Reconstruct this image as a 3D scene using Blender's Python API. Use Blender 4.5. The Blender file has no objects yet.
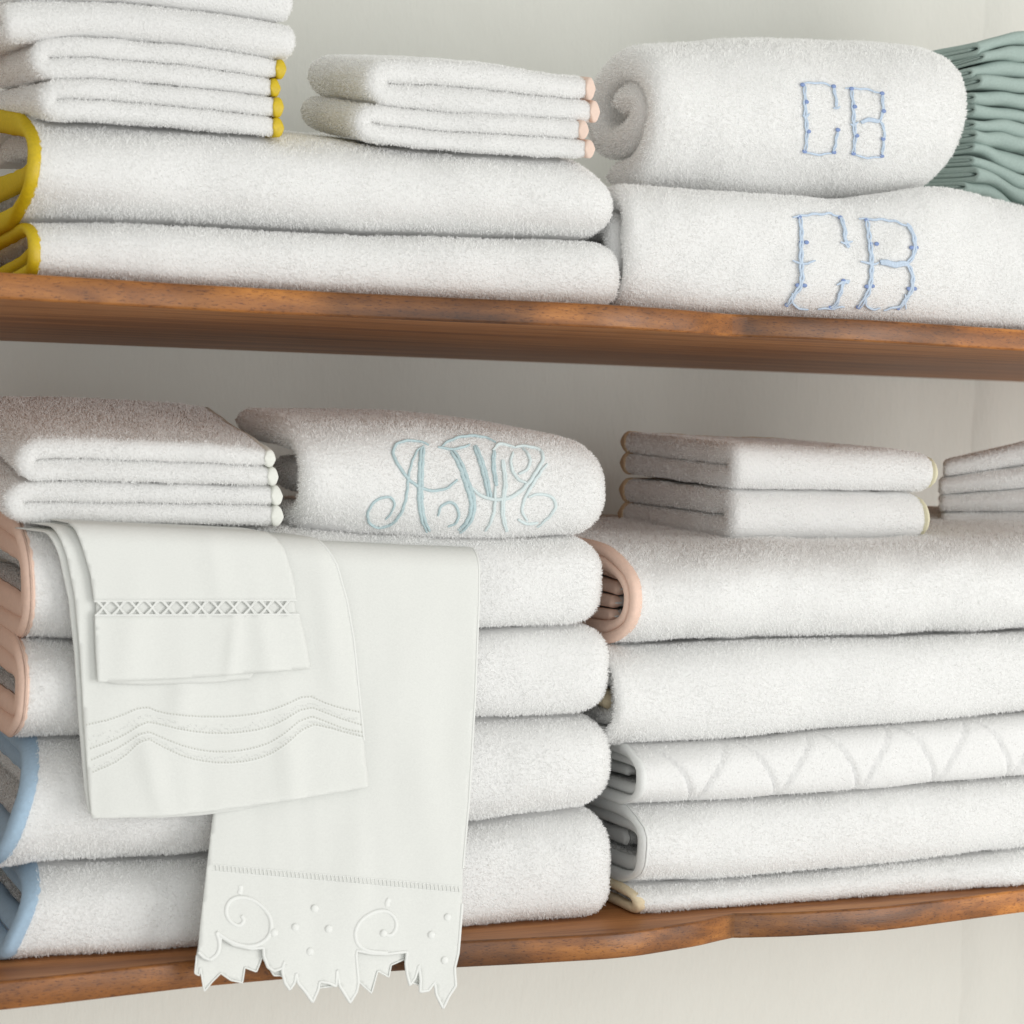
import bpy, math, random
import numpy as np
from mathutils import Matrix, Vector
from mathutils.bvhtree import BVHTree
from mathutils.geometry import delaunay_2d_cdt
random.seed(4); RNG = np.random.default_rng(7)
scene = bpy.context.scene; COL = scene.collection

# ------------------------------------------------------------------ camera
def cam_setup(D=1.25, vx=(5400, 558), vy=(-365, 442)):
    a = np.array([vx[0]-512, vx[1]-512.]); b = np.array([vy[0]-512, vy[1]-512.])
    f = np.sqrt(-(a@b))
    dX = np.array([a[0], -a[1], -f]); dX /= np.linalg.norm(dX)
    dY = np.array([b[0], -b[1], -f]); dY /= np.linalg.norm(dY)
    dZ = np.cross(dX, dY)
    R = np.array([dX, dY, dZ])
    r = R@np.array([738-512, -(912-512), -f])
    return f, R, -r/f*D
F, R, C = cam_setup()
def ray(p): return R@np.array([p[0]-512., -(p[1]-512.), -F])
def onY(p, Y): r = ray(p); return C+r*((Y-C[1])/r[1])
def onZ(p, Z): r = ray(p); return C+r*((Z-C[2])/r[2])
cd = bpy.data.cameras.new('camera'); cam = bpy.data.objects.new('camera', cd); COL.objects.link(cam)
M4 = Matrix.Identity(4)
for i in range(3):
    for j in range(3): M4[i][j] = R[i][j]
    M4[i][3] = C[i]
cam.matrix_world = M4
cd.sensor_width = 36; cd.lens = F/1024*36; cd.clip_start = .05; cd.clip_end = 50
cd.dof.use_dof = True; cd.dof.focus_distance = 1.24; cd.dof.aperture_fstop = 13
scene.camera = cam

# ------------------------------------------------------------------ materials
def mat(name):
    m = bpy.data.materials.new(name); m.use_nodes = True; nt = m.node_tree
    for n in list(nt.nodes): nt.nodes.remove(n)
    return m, nt, nt.nodes, nt.links
def out(nt, sh):
    o = nt.nodes.new('ShaderNodeOutputMaterial'); nt.links.new(sh, o.inputs['Surface'])
def noise_n(nt, scale, detail=4, rough=.55, sc=(1, 1, 1), coord='Object'):
    tc = nt.nodes.new('ShaderNodeTexCoord'); mp = nt.nodes.new('ShaderNodeMapping')
    mp.inputs['Scale'].default_value = sc
    nt.links.new(tc.outputs[coord], mp.inputs['Vector'])
    n = nt.nodes.new('ShaderNodeTexNoise'); n.inputs['Scale'].default_value = scale
    n.inputs['Detail'].default_value = detail; n.inputs['Roughness'].default_value = rough
    nt.links.new(mp.outputs['Vector'], n.inputs['Vector']); return n
def ramp(nt, fac, stops, interp='LINEAR'):
    r = nt.nodes.new('ShaderNodeValToRGB'); r.color_ramp.interpolation = interp
    e = r.color_ramp.elements
    while len(e) < len(stops): e.new(.5)
    for k, (p, c) in enumerate(stops): e[k].position = p; e[k].color = (*c, 1)
    nt.links.new(fac, r.inputs['Fac']); return r
def bump(nt, h, strength, dist):
    b = nt.nodes.new('ShaderNodeBump'); b.inputs['Strength'].default_value = strength
    b.inputs['Distance'].default_value = dist; nt.links.new(h, b.inputs['Height']); return b
def cloth_mat(name, col, transl=.25, nscale=900, bstr=.6, bdist=.0006, var=.05, sc=(1, 1, 1), sheen=False):
    m, nt, N, L = mat(name)
    n = noise_n(nt, nscale, 3, .6, sc)
    c2 = tuple(max(0, c*(1-var)) for c in col)
    cr = ramp(nt, n.outputs['Fac'], [(.3, c2), (.7, col)])
    b = bump(nt, n.outputs['Fac'], bstr, bdist)
    d = N.new('ShaderNodeBsdfDiffuse'); t = N.new('ShaderNodeBsdfTranslucent'); mx = N.new('ShaderNodeMixShader')
    mx.inputs[0].default_value = transl
    L.new(cr.outputs[0], d.inputs['Color']); L.new(cr.outputs[0], t.inputs['Color'])
    L.new(b.outputs[0], d.inputs['Normal'])
    L.new(d.outputs[0], mx.inputs[1]); L.new(t.outputs[0], mx.inputs[2])
    sh = mx.outputs[0]
    if sheen:
        g = N.new('ShaderNodeBsdfGlossy'); g.inputs['Roughness'].default_value = .45
        g.inputs['Color'].default_value = (.8, .8, .8, 1)
        m2 = N.new('ShaderNodeMixShader'); m2.inputs[0].default_value = .05
        L.new(sh, m2.inputs[1]); L.new(g.outputs[0], m2.inputs[2]); sh = m2.outputs[0]
    out(nt, sh); return m
TERRY = cloth_mat('terry_cotton', (.94, .94, .935), .25, 700, .7, .0012, .07)
PILE = cloth_mat('terry_pile', (.97, .97, .965), .5, 300, 0, .0001, .02)
YELLOW = cloth_mat('yellow_binding', (.68, .49, .012), .08, 500, .4, .0005, .18, sheen=True)
PEACH = cloth_mat('peach_binding', (.90, .665, .55), .15, 400, .4, .0005, .08)
PALEPEACH = cloth_mat('pale_peach_binding', (.90, .72, .62), .2, 400, .4, .0005, .06)
BLUE = cloth_mat('blue_binding', (.40, .54, .68), .1, 400, .4, .0005, .12)
WHITEB = cloth_mat('white_binding', (.84, .85, .84), .2, 900, .4, .0004, .05)
CREAM = cloth_mat('cream_binding', (.80, .68, .48), .15, 300, .5, .0006, .12)
SAGE = cloth_mat('pale_tape', (.88, .89, .84), .2, 900, .4, .0004, .05)
YEDGE = cloth_mat('pale_yellow_edge', (.86, .82, .62), .2, 600, .4, .0004, .06)
TANEDGE = cloth_mat('tan_edge', (.62, .46, .30), .1, 600, .4, .0004, .1)
SKY = cloth_mat('sky_blue_edge', (.35, .55, .68), .1, 600, .4, .0004, .1)
LINEN = cloth_mat('white_linen', (.83, .84, .815), .22, 800, .5, .0003, .05, (1, 1, 1.6))
LTHREAD = cloth_mat('linen_thread', (.87, .88, .86), .2, 1500, .3, .0002, .03)
HOLES = cloth_mat('needle_hole', (.66, .665, .62), .1, 800, .2, .0002, .05)
TEAL = cloth_mat('teal_napkin_linen', (.42, .52, .485), .15, 700, .4, .0003, .12)
LBLUE = cloth_mat('pale_blue_thread', (.60, .71, .85), .1, 900, .6, .0004, .2)
DBLUE = cloth_mat('blue_thread', (.27, .36, .62), .1, 900, .6, .0004, .2)
AQUA = cloth_mat('aqua_thread', (.54, .67, .70), .1, 900, .6, .0004, .2)
PALEAQUA = cloth_mat('pale_aqua_thread', (.70, .79, .80), .1, 900, .6, .0004, .12)
BEAD = cloth_mat('dark_dots', (.05, .03, .02), 0, 500, .1, .0002, .1)

def wood_mat():
    m, nt, N, L = mat('oiled_wood')
    tc = N.new('ShaderNodeTexCoord'); sx = N.new('ShaderNodeSeparateXYZ'); L.new(tc.outputs['Object'], sx.inputs[0])
    mr = N.new('ShaderNodeMapRange'); mr.inputs[1].default_value = -.8; mr.inputs[2].default_value = .8
    L.new(sx.outputs['X'], mr.inputs[0])
    def k(x): return (x+.8)/1.6
    # staves glued end to end along the edge: each has its own tone
    seg = ramp(nt, mr.outputs[0], [(0, (.62,)*3), (k(-.52), (.95,)*3), (k(-.28), (.95,)*3), (k(-.262), (.42,)*3), (k(-.155), (.42,)*3), (k(-.146), (.90,)*3), (k(-.013), (1,)*3),
                                   (k(-.0105), (.24,)*3), (k(.02), (.42,)*3), (k(.075), (.70,)*3), (k(.138), (.80,)*3), (k(.143), (1.3, 1.3, 1.4))])
    n1 = noise_n(nt, 22, 6, .6, (.35, 3, 3)); n1.inputs['Distortion'].default_value = .6
    n2 = noise_n(nt, 900, 3, .7, (.30, 1.4, 1.4))
    n3 = noise_n(nt, 14, 4, .6, (1, 1, 1))
    base = ramp(nt, n1.outputs['Fac'], [(.28, (.085, .029, .006)), (.5, (.22, .080, .014)), (.72, (.40, .165, .033))])
    dk = N.new('ShaderNodeMixRGB'); dk.blend_type = 'MULTIPLY'; dk.inputs[0].default_value = .75
    L.new(base.outputs[0], dk.inputs[1]); L.new(seg.outputs[0], dk.inputs[2])
    br = N.new('ShaderNodeMixRGB'); br.blend_type = 'MULTIPLY'; br.inputs[0].default_value = 1
    por = ramp(nt, n2.outputs['Fac'], [(.34, (.42, .34, .30)), (.46, (1, 1, 1))])
    L.new(dk.outputs[0], br.inputs[1]); L.new(por.outputs[0], br.inputs[2])
    br2 = N.new('ShaderNodeMixRGB'); br2.blend_type = 'MULTIPLY'; br2.inputs[0].default_value = 1
    cl = ramp(nt, n3.outputs['Fac'], [(.3, (.72, .66, .6)), (.6, (1.25, 1.2, 1.15))])
    L.new(br.outputs[0], br2.inputs[1]); L.new(cl.outputs[0], br2.inputs[2])
    p = N.new('ShaderNodeBsdfPrincipled'); p.inputs['Roughness'].default_value = .38
    p.inputs['Specular IOR Level'].default_value = .45
    L.new(br2.outputs[0], p.inputs['Base Color'])
    b = bump(nt, n2.outputs['Fac'], .25, .0005); L.new(b.outputs[0], p.inputs['Normal'])
    out(nt, p.outputs[0]); return m
WOOD = wood_mat()
def under_mat():
    m, nt, N, L = mat('board_face_wood')
    n1 = noise_n(nt, 14, 6, .6, (.25, 5, 5)); n1.inputs['Distortion'].default_value = .4
    n2 = noise_n(nt, 300, 3, .6, (.08, 1.5, 1.5))
    base = ramp(nt, n1.outputs['Fac'], [(.3, (.21, .080, .026)), (.5, (.36, .148, .050)), (.7, (.50, .23, .085))])
    por = ramp(nt, n2.outputs['Fac'], [(.35, (.75, .72, .7)), (.5, (1, 1, 1))])
    mm = N.new('ShaderNodeMixRGB'); mm.blend_type = 'MULTIPLY'; mm.inputs[0].default_value = 1
    L.new(base.outputs[0], mm.inputs[1]); L.new(por.outputs[0], mm.inputs[2])
    p = N.new('ShaderNodeBsdfPrincipled'); p.inputs['Roughness'].default_value = .5; p.inputs['Specular IOR Level'].default_value = .25
    L.new(mm.outputs[0], p.inputs['Base Color'])
    b = bump(nt, n2.outputs['Fac'], .1, .0004); L.new(b.outputs[0], p.inputs['Normal'])
    out(nt, p.outputs[0]); return m
FACE = under_mat()
def wall_mat():
    m, nt, N, L = mat('plaster_wall')
    n1 = noise_n(nt, 4, 5, .6); n2 = noise_n(nt, 60, 4, .6, (1, 1, .5))
    c = ramp(nt, n1.outputs['Fac'], [(.3, (.655, .66, .615)), (.7, (.69, .695, .65))])
    d = N.new('ShaderNodeBsdfPrincipled'); d.inputs['Roughness'].default_value = .75; L.new(c.outputs[0], d.inputs['Base Color'])
    n3 = noise_n(nt, 420, 3, .6, (1, 1, .22))
    ad = N.new('ShaderNodeMath'); ad.operation = 'MULTIPLY_ADD'; ad.inputs[1].default_value = .3
    L.new(n3.outputs['Fac'], ad.inputs[0]); L.new(n2.outputs['Fac'], ad.inputs[2])
    b = bump(nt, ad.outputs[0], .5, .0025); L.new(b.outputs[0], d.inputs['Normal']); out(nt, d.outputs[0]); return m
WALL = wall_mat()

# ------------------------------------------------------------------ mesh helpers
def link_mesh(name, V, Fc, mats, parent=None, mi=None, smooth=None):
    me = bpy.data.meshes.new(name)
    me.from_pydata([tuple(v) for v in V], [], [tuple(int(i) for i in f) for f in Fc])
    for m in (mats if isinstance(mats, (list, tuple)) else [mats]): me.materials.append(m)
    if mi is not None: me.polygons.foreach_set('material_index', np.asarray(mi, dtype=np.int32))
    me.polygons.foreach_set('use_smooth', np.ones(len(me.polygons), dtype=bool) if smooth is None else smooth)
    me.update()
    o = bpy.data.objects.new(name, me); COL.objects.link(o)
    if parent is not None:
        o.parent = parent; o.matrix_parent_inverse = Matrix.Translation(-parent.location)
    return o
def thing(name, label, cat, loc, group=None):
    o = bpy.data.objects.new(name, None); COL.objects.link(o); o.location = tuple(loc); o.empty_display_size = .02
    o['label'] = label; o['category'] = cat
    if group: o['group'] = group
    return o
class Noise:
    def __init__(s, seed, wl, n=14):
        r = np.random.default_rng(seed)
        d = r.normal(size=(n, 3)); d /= np.linalg.norm(d, axis=1)[:, None]
        s.k = d*(2*math.pi/(wl*r.uniform(.6, 1.7, n)))[:, None]; s.p = r.uniform(0, 6.28, n)
    def __call__(s, P): return np.sin(P@s.k.T+s.p).sum(1)/math.sqrt(len(s.p))
def resample(P, step):
    P = np.asarray(P, float); d = np.linalg.norm(np.diff(P, axis=0), axis=1); c = np.r_[0, np.cumsum(d)]
    n = max(3, int(c[-1]/step)+1); t = np.linspace(0, c[-1], n)
    return np.stack([np.interp(t, c, P[:, k]) for k in range(P.shape[1])], 1)
def smooth_poly(P, it=2):
    P = np.asarray(P, float)
    for _ in range(it):
        Q = [P[0]]
        for a, b in zip(P[:-1], P[1:]): Q += [a*.75+b*.25, a*.25+b*.75]
        Q.append(P[-1]); P = np.array(Q)
    return P
def sweep(path, t, l0, l1, step_p=.005, step_l=.006, er=None, er1=None, pe=None):
    """sheet of thickness t whose cross-section centreline is path (a,b), swept along l; rounded on every edge"""
    P = resample(path, step_p); n = len(P)
    T = np.gradient(P, axis=0); T /= np.linalg.norm(T, axis=1)[:, None]+1e-12
    Nn = np.stack([-T[:, 1], T[:, 0]], 1)
    s = np.r_[0, np.cumsum(np.linalg.norm(np.diff(P, axis=0), axis=1))]; S = s[-1]
    e = np.minimum(s, S-s)/(pe or t*.5); h = np.where(e < 1, np.sqrt(np.clip(1-(1-e)**2, .05, 1)), 1)
    er = t*.5 if er is None else er; er1 = er if er1 is None else er1
    q = np.linspace(0, 1, 5)[:-1]
    ls = np.r_[l0+er*(1-np.cos(q*math.pi/2)), np.linspace(l0+er, l1-er1, max(2, int((l1-l0-er-er1)/step_l))), (l1-er1*(1-np.cos(q*math.pi/2)))[::-1]]
    sc = np.r_[np.sin(q*math.pi/2)*.92+.08, np.ones(len(ls)-8), (np.sin(q*math.pi/2)*.92+.08)[::-1]]
    V = []
    for l, k in zip(ls, sc):
        A = P+Nn*(t*.5*h*k)[:, None]; B = P-Nn*(t*.5*h*k)[:, None]
        ring = np.r_[A, B[::-1]]; V.append(np.c_[ring, np.full(len(ring), l)])
    V = np.concatenate(V); m = 2*n; Fc = []
    i = np.arange(m); j = (i+1) % m
    for r in range(len(ls)-1): Fc.append(np.stack([r*m+i, r*m+j, (r+1)*m+j, (r+1)*m+i], 1))
    k = np.arange(n-1)
    cap = np.stack([k, k+1, m-2-k, m-1-k], 1)
    Fc.append(cap[:, ::-1]); Fc.append(cap+(len(ls)-1)*m)
    return V, np.concatenate(Fc)   # columns a, b, l
def merge(parts):
    V = []; Fc = []; o = 0
    for v, f in parts: V.append(v); Fc.append(f+o); o += len(v)
    return np.concatenate(V), np.concatenate(Fc)
def orient(V, Fc):
    # make the faces of a closed mesh point outwards (signed volume)
    a, b, c, d = (V[Fc[:, k]] for k in range(4))
    vol = (np.cross(b-a, c-a)*a).sum()+(np.cross(c-a, d-a)*a).sum()
    return Fc if vol > 0 else Fc[:, ::-1]
def tube(P, r, sides=6, flat=1.0, nrm=None):
    P = np.asarray(P, float); n = len(P)
    T = np.gradient(P, axis=0); T /= np.linalg.norm(T, axis=1)[:, None]+1e-12
    up = np.array([0, -1., 0]) if nrm is None else np.asarray(nrm, float)
    U = np.cross(T, up); U /= np.linalg.norm(U, axis=1)[:, None]+1e-12
    W = np.cross(U, T)
    rr = np.full(n, r) if np.isscalar(r) else np.asarray(r)
    a = np.arange(sides)*2*math.pi/sides
    V = (P[:, None]+rr[:, None, None]*(np.cos(a)[None, :, None]*U[:, None]+flat*np.sin(a)[None, :, None]*W[:, None])).reshape(-1, 3)
    i = np.arange(sides); j = (i+1) % sides
    Fc = np.concatenate([np.stack([k*sides+i, k*sides+j, (k+1)*sides+j, (k+1)*sides+i], 1) for k in range(n-1)])
    return V, Fc
def blob(c, r, sq=(1, 1, 1), nu=8, nv=6):
    V = []; 
    for a in range(nv+1):
        th = math.pi*a/nv
        for b in range(nu):
            ph = 2*math.pi*b/nu
            V.append([c[0]+r*sq[0]*math.sin(th)*math.cos(ph), c[1]+r*sq[1]*math.sin(th)*math.sin(ph), c[2]+r*sq[2]*math.cos(th)])
    i = np.arange(nu); j = (i+1) % nu
    return np.array(V), np.concatenate([np.stack([a*nu+i, (a+1)*nu+i, (a+1)*nu+j, a*nu+j], 1) for a in range(nv)])

# ------------------------------------------------------------------ terry registry (pile is added once everything stands)
TERRIES = []
def terry(name, V, Fc, parent, dens=1.0, flen=1.0, bare=None):
    d = dict(name=name, V=V, F=Fc, parent=parent, dens=dens, flen=flen, bare=bare if bare is not None else [])
    TERRIES.append(d); return d
def poly_z(px, Y): 
    W = np.array([onY(p, Y) for p in px]); o = np.argsort(W[:, 0]); return W[o, 0], W[o, 2]
class Bound:
    def __init__(s, px, Y, dz=0):
        s.x, s.z = poly_z(px, Y); s.z = s.z+dz
    def __call__(s, x): 
        return (np.interp(x-.006, s.x, s.z)+np.interp(x, s.x, s.z)+np.interp(x+.006, s.x, s.z))/3
class Const:
    def __init__(s, z): s.z = z
    def __call__(s, x): return np.full(np.shape(x), s.z)
def upath(H, depth, fr, inset, n=2.4, back=0, nb=None):
    """U-shaped fold, closed at the front: a = distance behind the front, b = height"""
    hh = H/2-inset; f = max(fr-inset*.9, hh*.6); P = []
    for q in np.linspace(-math.pi/2, math.pi/2, 23):
        c, s_ = math.cos(q), math.sin(q); m_ = nb if (nb and s_ < 0) else n
        P.append([inset+f-f*abs(c)**(2/m_), H/2+hh*math.copysign(abs(s_)**(2/m_), s_)])
    P = [[depth-back, H/2-hh]]+P+[[depth-back, H/2+hh]]
    return np.array(P)

def bath(label, x0, x1, zb, zt, Yf=.004, depth=.31, fr=.045, n=2.6, t=.0095, skew=0, tilt=0, trim=None, trimw=.012, seed=0,
         group=None, inner=None, endr=.019, quilt=False, amp=.0013, dens=1, insets=(0, .004, .009), trimt=1.24, name='bath_towel', trim_in=9, bow=0, nb=None, plan='coil', rl=.55, rlb=None):
    if trim: x0 = x0-trimw+.003
    x1 = x1+.004
    xm = (x0+x1)/2; H = float(np.mean(zt(np.linspace(x0, x1, 9))-zb(np.linspace(x0, x1, 9))))
    N1 = Noise(seed+11, .07); N2 = Noise(seed+31, .022)
    layers = []
    ins = t/2
    layers.append((upath(H, depth, fr, ins, n, nb=nb), 0))
    if plan == 'open':
        b = H/2; layers.append((smooth_poly([[fr*.35, H*.60], [fr*.8, H*.56], [fr*1.6, H*.42], [depth-.03, H*.40]], 2), insets[1]))
        for q in (-1, 1):
            if H > .05 or q > 0: layers.append((np.array([[fr*.9, H/2+q*(H/2-1.6*t)], [depth-.03, H/2+q*(H/2-1.6*t)]]), insets[2]))
    else:
        if H > 4.4*t: layers.append((upath(H, depth, fr, ins+t*1.12, n, back=.02, nb=nb), insets[1]))
        rem = H-2*(t*1.12*(2 if H > 4.4*t else 1))
        k = max(1, int(rem/(t*1.1)))
        if rem > t*.7:
            for q in range(k):
                b = H/2+(q-(k-1)/2)*(rem/k)
                st = ins+2.2*t+fr*.25+random.uniform(0, .01)
                layers.append((np.array([[st, b], [st+.03, b+.001*(q-.5)], [depth-.03, b]]), insets[2]+.002*q))
    def mapf(V):
        a, b, l = V[:, 0], V[:, 1], V[:, 2]
        zn = b/H; x = l.copy()
        wl = np.clip(1-(l-x0)/.12, 0, 1); x = x+skew*(zn-.5)*wl
        er = np.clip((x1-l)/endr, 0, 1); fz = .55+.45*np.sqrt(np.clip(1-(1-er)**2, 0, 1))
        lo, hi = zb(x), zt(x)
        z = lo+(.5+(zn-.5)*fz)*(hi-lo)+tilt*np.clip(a-.01, 0, .2)*np.clip(zn, 0, 1)
        y = Yf+a+np.where(zn < .5, rl if rlb is None else rlb, rl)*fr*np.abs(2*np.clip(zn, 0, 1)-1)**2.6*np.clip(1-a/(fr*1.2), 0, 1)*wl**2+(1-fz)*.035*np.clip(1-a/.1, 0, 1)+bow*(x-xm)
        P = np.stack([x, y, z], 1)
        fw = np.clip(1-a/.12, 0, 1)
        edge = np.clip(np.minimum(zn, 1-zn)*4, .25, 1)
        y = y+(N1(P*[1, 1, 1.2])*amp*1.2+N2(P)*amp*.42)*fw
        z = z+N2(P+3)*amp*.22*edge+N1(P*[1, 0, 3]+7)*.0004
        if quilt:
            Pd = .0575; u = (x-x0)/Pd; g = np.zeros_like(x); zz = np.clip(zn, 0, 1)
            for off in (0, 1):
                c1 = np.mod(u-.1-(.56*np.sqrt(np.clip(1-zz, 0, 1)))-off*.0, 1); c1 = np.minimum(c1, 1-c1)
                c2 = np.mod(u+(.18)-(1-.42*(zz)**1.3)*1.0+.18+.0, 1)
                c2 = np.mod(u-.1-.57-.41*zz**1.3, 1); c2 = np.minimum(c2, 1-c2)
                g = np.maximum(np.exp(-(c1*Pd/.0013)**2), np.exp(-(c2*Pd/.0012)**2))
            y = y+g*.0024*fw-(1-g)*.0006
        return np.stack([x, y, z], 1)
    W = lambda d: (mapf(d[0]), d[1])
    T = thing(name, label, 'towel', (xm, Yf+.1, float(zb(np.array([xm]))[0])), group)
    sl = .0014 if quilt else .0055
    parts = []
    for P, ins_x in layers:
        v, f = sweep(P, t, x0+ins_x, x1-ins_x, .0028 if quilt else .0045, sl)
        v2 = mapf(v); parts.append((v2, orient(v2, f)))
    d = terry('folded_terry', *merge(parts), T, dens=dens)
    if trim:
        tr = []
        for q, (P, ins_x) in enumerate(layers[:trim_in]):
            v, f = sweep(P, t*trimt, x0+ins_x-.002, x0+ins_x+trimw-.002, .004, .003, er=t*.45)
            v2 = mapf(v); tr.append((v2, orient(v2, f)))
        link_mesh('edge_binding', *merge(tr), trim, T)
    return T, d, mapf

def wash_side(label, pxb, pxt, x0, x1, Y, depth, seed, trim=None, tilt=0, group=None, yaw=0, trimw=.006, trimlab=None, gap=.0003, tiltx=0, name='washcloth', dxt=0, amp=.0007):
    """washcloth folded with its fold at the left, layer edges to the front"""
    zb, zt = Bound(pxb, Y), Bound(pxt, Y)
    X0, X1 = onY(x0, Y)[0], onY(x1, Y)[0]
    H = float(np.mean((zt(np.linspace(X0, X1, 9))-zb(np.linspace(X0, X1, 9)))))
    t = H/2; L = X1-X0; N1 = Noise(seed, .05); N2 = Noise(seed+5, .015)
    P = [[L, t/2]]
    P.append([t*.9, t/2])
    for q in np.linspace(-math.pi/2, math.pi/2, 9): P.append([t*.95-t*.5*math.cos(q)-.0, t+t*.5*math.sin(q)])
    P.append([t*.9+.004, H-t/2]); P.append([L+dxt, H-t/2])
    P = np.array(P)
    cy, sy = math.cos(yaw), math.sin(yaw)
    def mapf(V):
        a, b, l = V[:, 0], V[:, 1], V[:, 2]
        x = X0+a*cy-l*sy; y = Y+a*sy+l*cy
        lo, hi = zb(X0+a), zt(X0+a)
        z = lo+b/H*(hi-lo)+tilt*l
        Q = np.stack([x, y, z], 1)
        return np.stack([x+N1(Q)*amp, y+N1(Q+2)*amp*1.5, z+N2(Q*[1, .3, 2])*amp*.35], 1)
    T = thing(name, label, 'washcloth', (X0+L/2, Y+depth/2, float(zb(np.array([X0+L/2]))[0])), group)
    v, f = sweep(P, t-gap, 0, depth, .0028, .005, er=t*.42)
    v = mapf(v); terry('folded_terry', v, orient(v, f), T, dens=1.0, flen=.85)
    if trim:
        for zc, dx in ((t/2, 0), (H-t/2, dxt)):
            Pt = np.array([[L+dx-trimw*.6, zc], [L+dx, zc], [L+dx+trimw*.4, zc]])
            v, f = sweep(Pt, t*1.0, -.0009, depth, .0003, .005, er=.0024, pe=min(.0045, trimw*.45))
            v = mapf(v); link_mesh('edge_binding', v, orient(v, f), trim, T)
    return T

def wash_front(label, pxb, pxt, x0, x1, Y, depth, seed, trimr=None, triml=None, tilt=0, group=None, yaw=0, fr=.009, name='washcloth', amp=.0008):
    """washcloth folded with the fold to the front; cut ends at left and right"""
    zb, zt = Bound(pxb, Y), Bound(pxt, Y)
    X0, X1 = onY(x0, Y)[0], onY(x1, Y)[0]; L = X1-X0
    H = float(np.mean((zt(np.linspace(X0, X1, 9))-zb(np.linspace(X0, X1, 9)))))
    t = H/2; N1 = Noise(seed, .06); N2 = Noise(seed+5, .02); cy, sy = math.cos(yaw), math.sin(yaw)
    P = upath(H, depth, fr, t/2, 2.4)
    def mapf(V):
        a, b, l = V[:, 0], V[:, 1], V[:, 2]
        x = X0+l*cy-a*sy; y = Y+l*sy+a*cy
        lo, hi = zb(X0+l), zt(X0+l)
        er = np.clip((L-l)/.008, 0, 1); fz = .6+.4*np.sqrt(np.clip(1-(1-er)**2, 0, 1))
        z = lo+(.5+(b/H-.5)*fz)*(hi-lo)+tilt*a
        Q = np.stack([x, y, z], 1)
        return np.stack([x+N1(Q)*amp, y+N1(Q+2)*amp, z+N2(Q)*amp*.3], 1)
    T = thing(name, label, 'washcloth', (X0+L/2, Y+depth/2, float(zb(np.array([X0+L/2]))[0])), group)
    v, f = sweep(P, t*.97, 0, L, .0028, .005, er=t*.42); v = mapf(v)
    terry('folded_terry', v, orient(v, f), T, flen=.7)
    if trimr:
        v, f = sweep(P, t*1.06, L-.0030, L+.0012, .002, .001, er=.0018); v = mapf(v)
        link_mesh('edge_binding', v, orient(v, f), trimr, T)
    if triml:
        for b0 in (t/2, H-t/2):
            v, f = sweep(np.array([[depth-.006, b0], [depth+.0015, b0]]), t*1.08, -.001, L, .0004, .005, er=t*.42, pe=.003); v = mapf(v)
            link_mesh('edge_binding', v, orient(v, f), triml, T)
    return T

# ------------------------------------------------------------------ wall and shelves
ZU = float(onY((736, 314.5), 0)[2]); YW = .385
def wall():
    xs = np.linspace(-1.6, 2.6, 211); zs = np.linspace(-1.0, 1.5, 126); N1 = Noise(90, .5)
    X, Z = np.meshgrid(xs, zs); P = np.stack([X.ravel(), np.zeros(X.size), Z.ravel()], 1)
    nx, nz = len(xs), len(zs)
    Y = YW+N1(P*[1, 1, .4])*.0012
    V = np.stack([P[:, 0], Y, P[:, 2]], 1)
    i, j = np.meshgrid(np.arange(nx-1), np.arange(nz-1)); k = (j*nx+i).ravel()
    link_mesh('wall', V, np.stack([k, k+1, k+nx+1, k+nx], 1), WALL)
    bpy.data.objects['wall']['kind'] = 'structure'
    # added shallow rib: its relief imitates streaks of light on the wall
    prof = [(.425, 0), (.445, .0012), (.462, .0020), (.476, .0012), (.486, .0008), (.496, .0014), (.502, .0034), (.53, .0045), (.58, .0048), (.60, 0)]
    V = []; N2 = Noise(91, .06); zz = np.linspace(-1, 1.5, 160)
    for z in zz:
        for x, h in prof:
            w = float(N2(np.array([[x*.2, 0, z]]))[0])*.0013; V.append([x+w, YW-.002-h-(0 if h else -.006), z])
    m = len(prof); Fc = [(r*m+c, r*m+c+1, (r+1)*m+c+1, (r+1)*m+c) for r in range(len(zz)-1) for c in range(m-1)]
    o = link_mesh('light_streak_relief', V, Fc, WALL); o['label'] = 'added off white relief imitating light streaks on the wall at the right'; o['category'] = 'light streak relief'
wall()
low_px = [(0, 1011), (50, 1005.5), (100, 999.5), (150, 993.5), (196, 988), (260, 982), (330, 976), (400, 971.5), (460, 968), (520, 965),
          (560, 962.7), (606, 960), (640, 956.5), (673, 951), (700, 946.5), (720, 941.5), (734, 938.5)]
low_px2 = [(741, 938.6), (760, 938), (790, 937.3), (820, 935.5), (850, 933.7), (880, 931.5), (910, 928), (940, 924), (980, 918.6), (1024, 912.7)]
TH = .0150
E1 = [tuple(onZ(p, -TH)[:2]) for p in low_px]; E2 = [tuple(onZ(p, -TH)[:2]) for p in low_px2]
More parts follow.
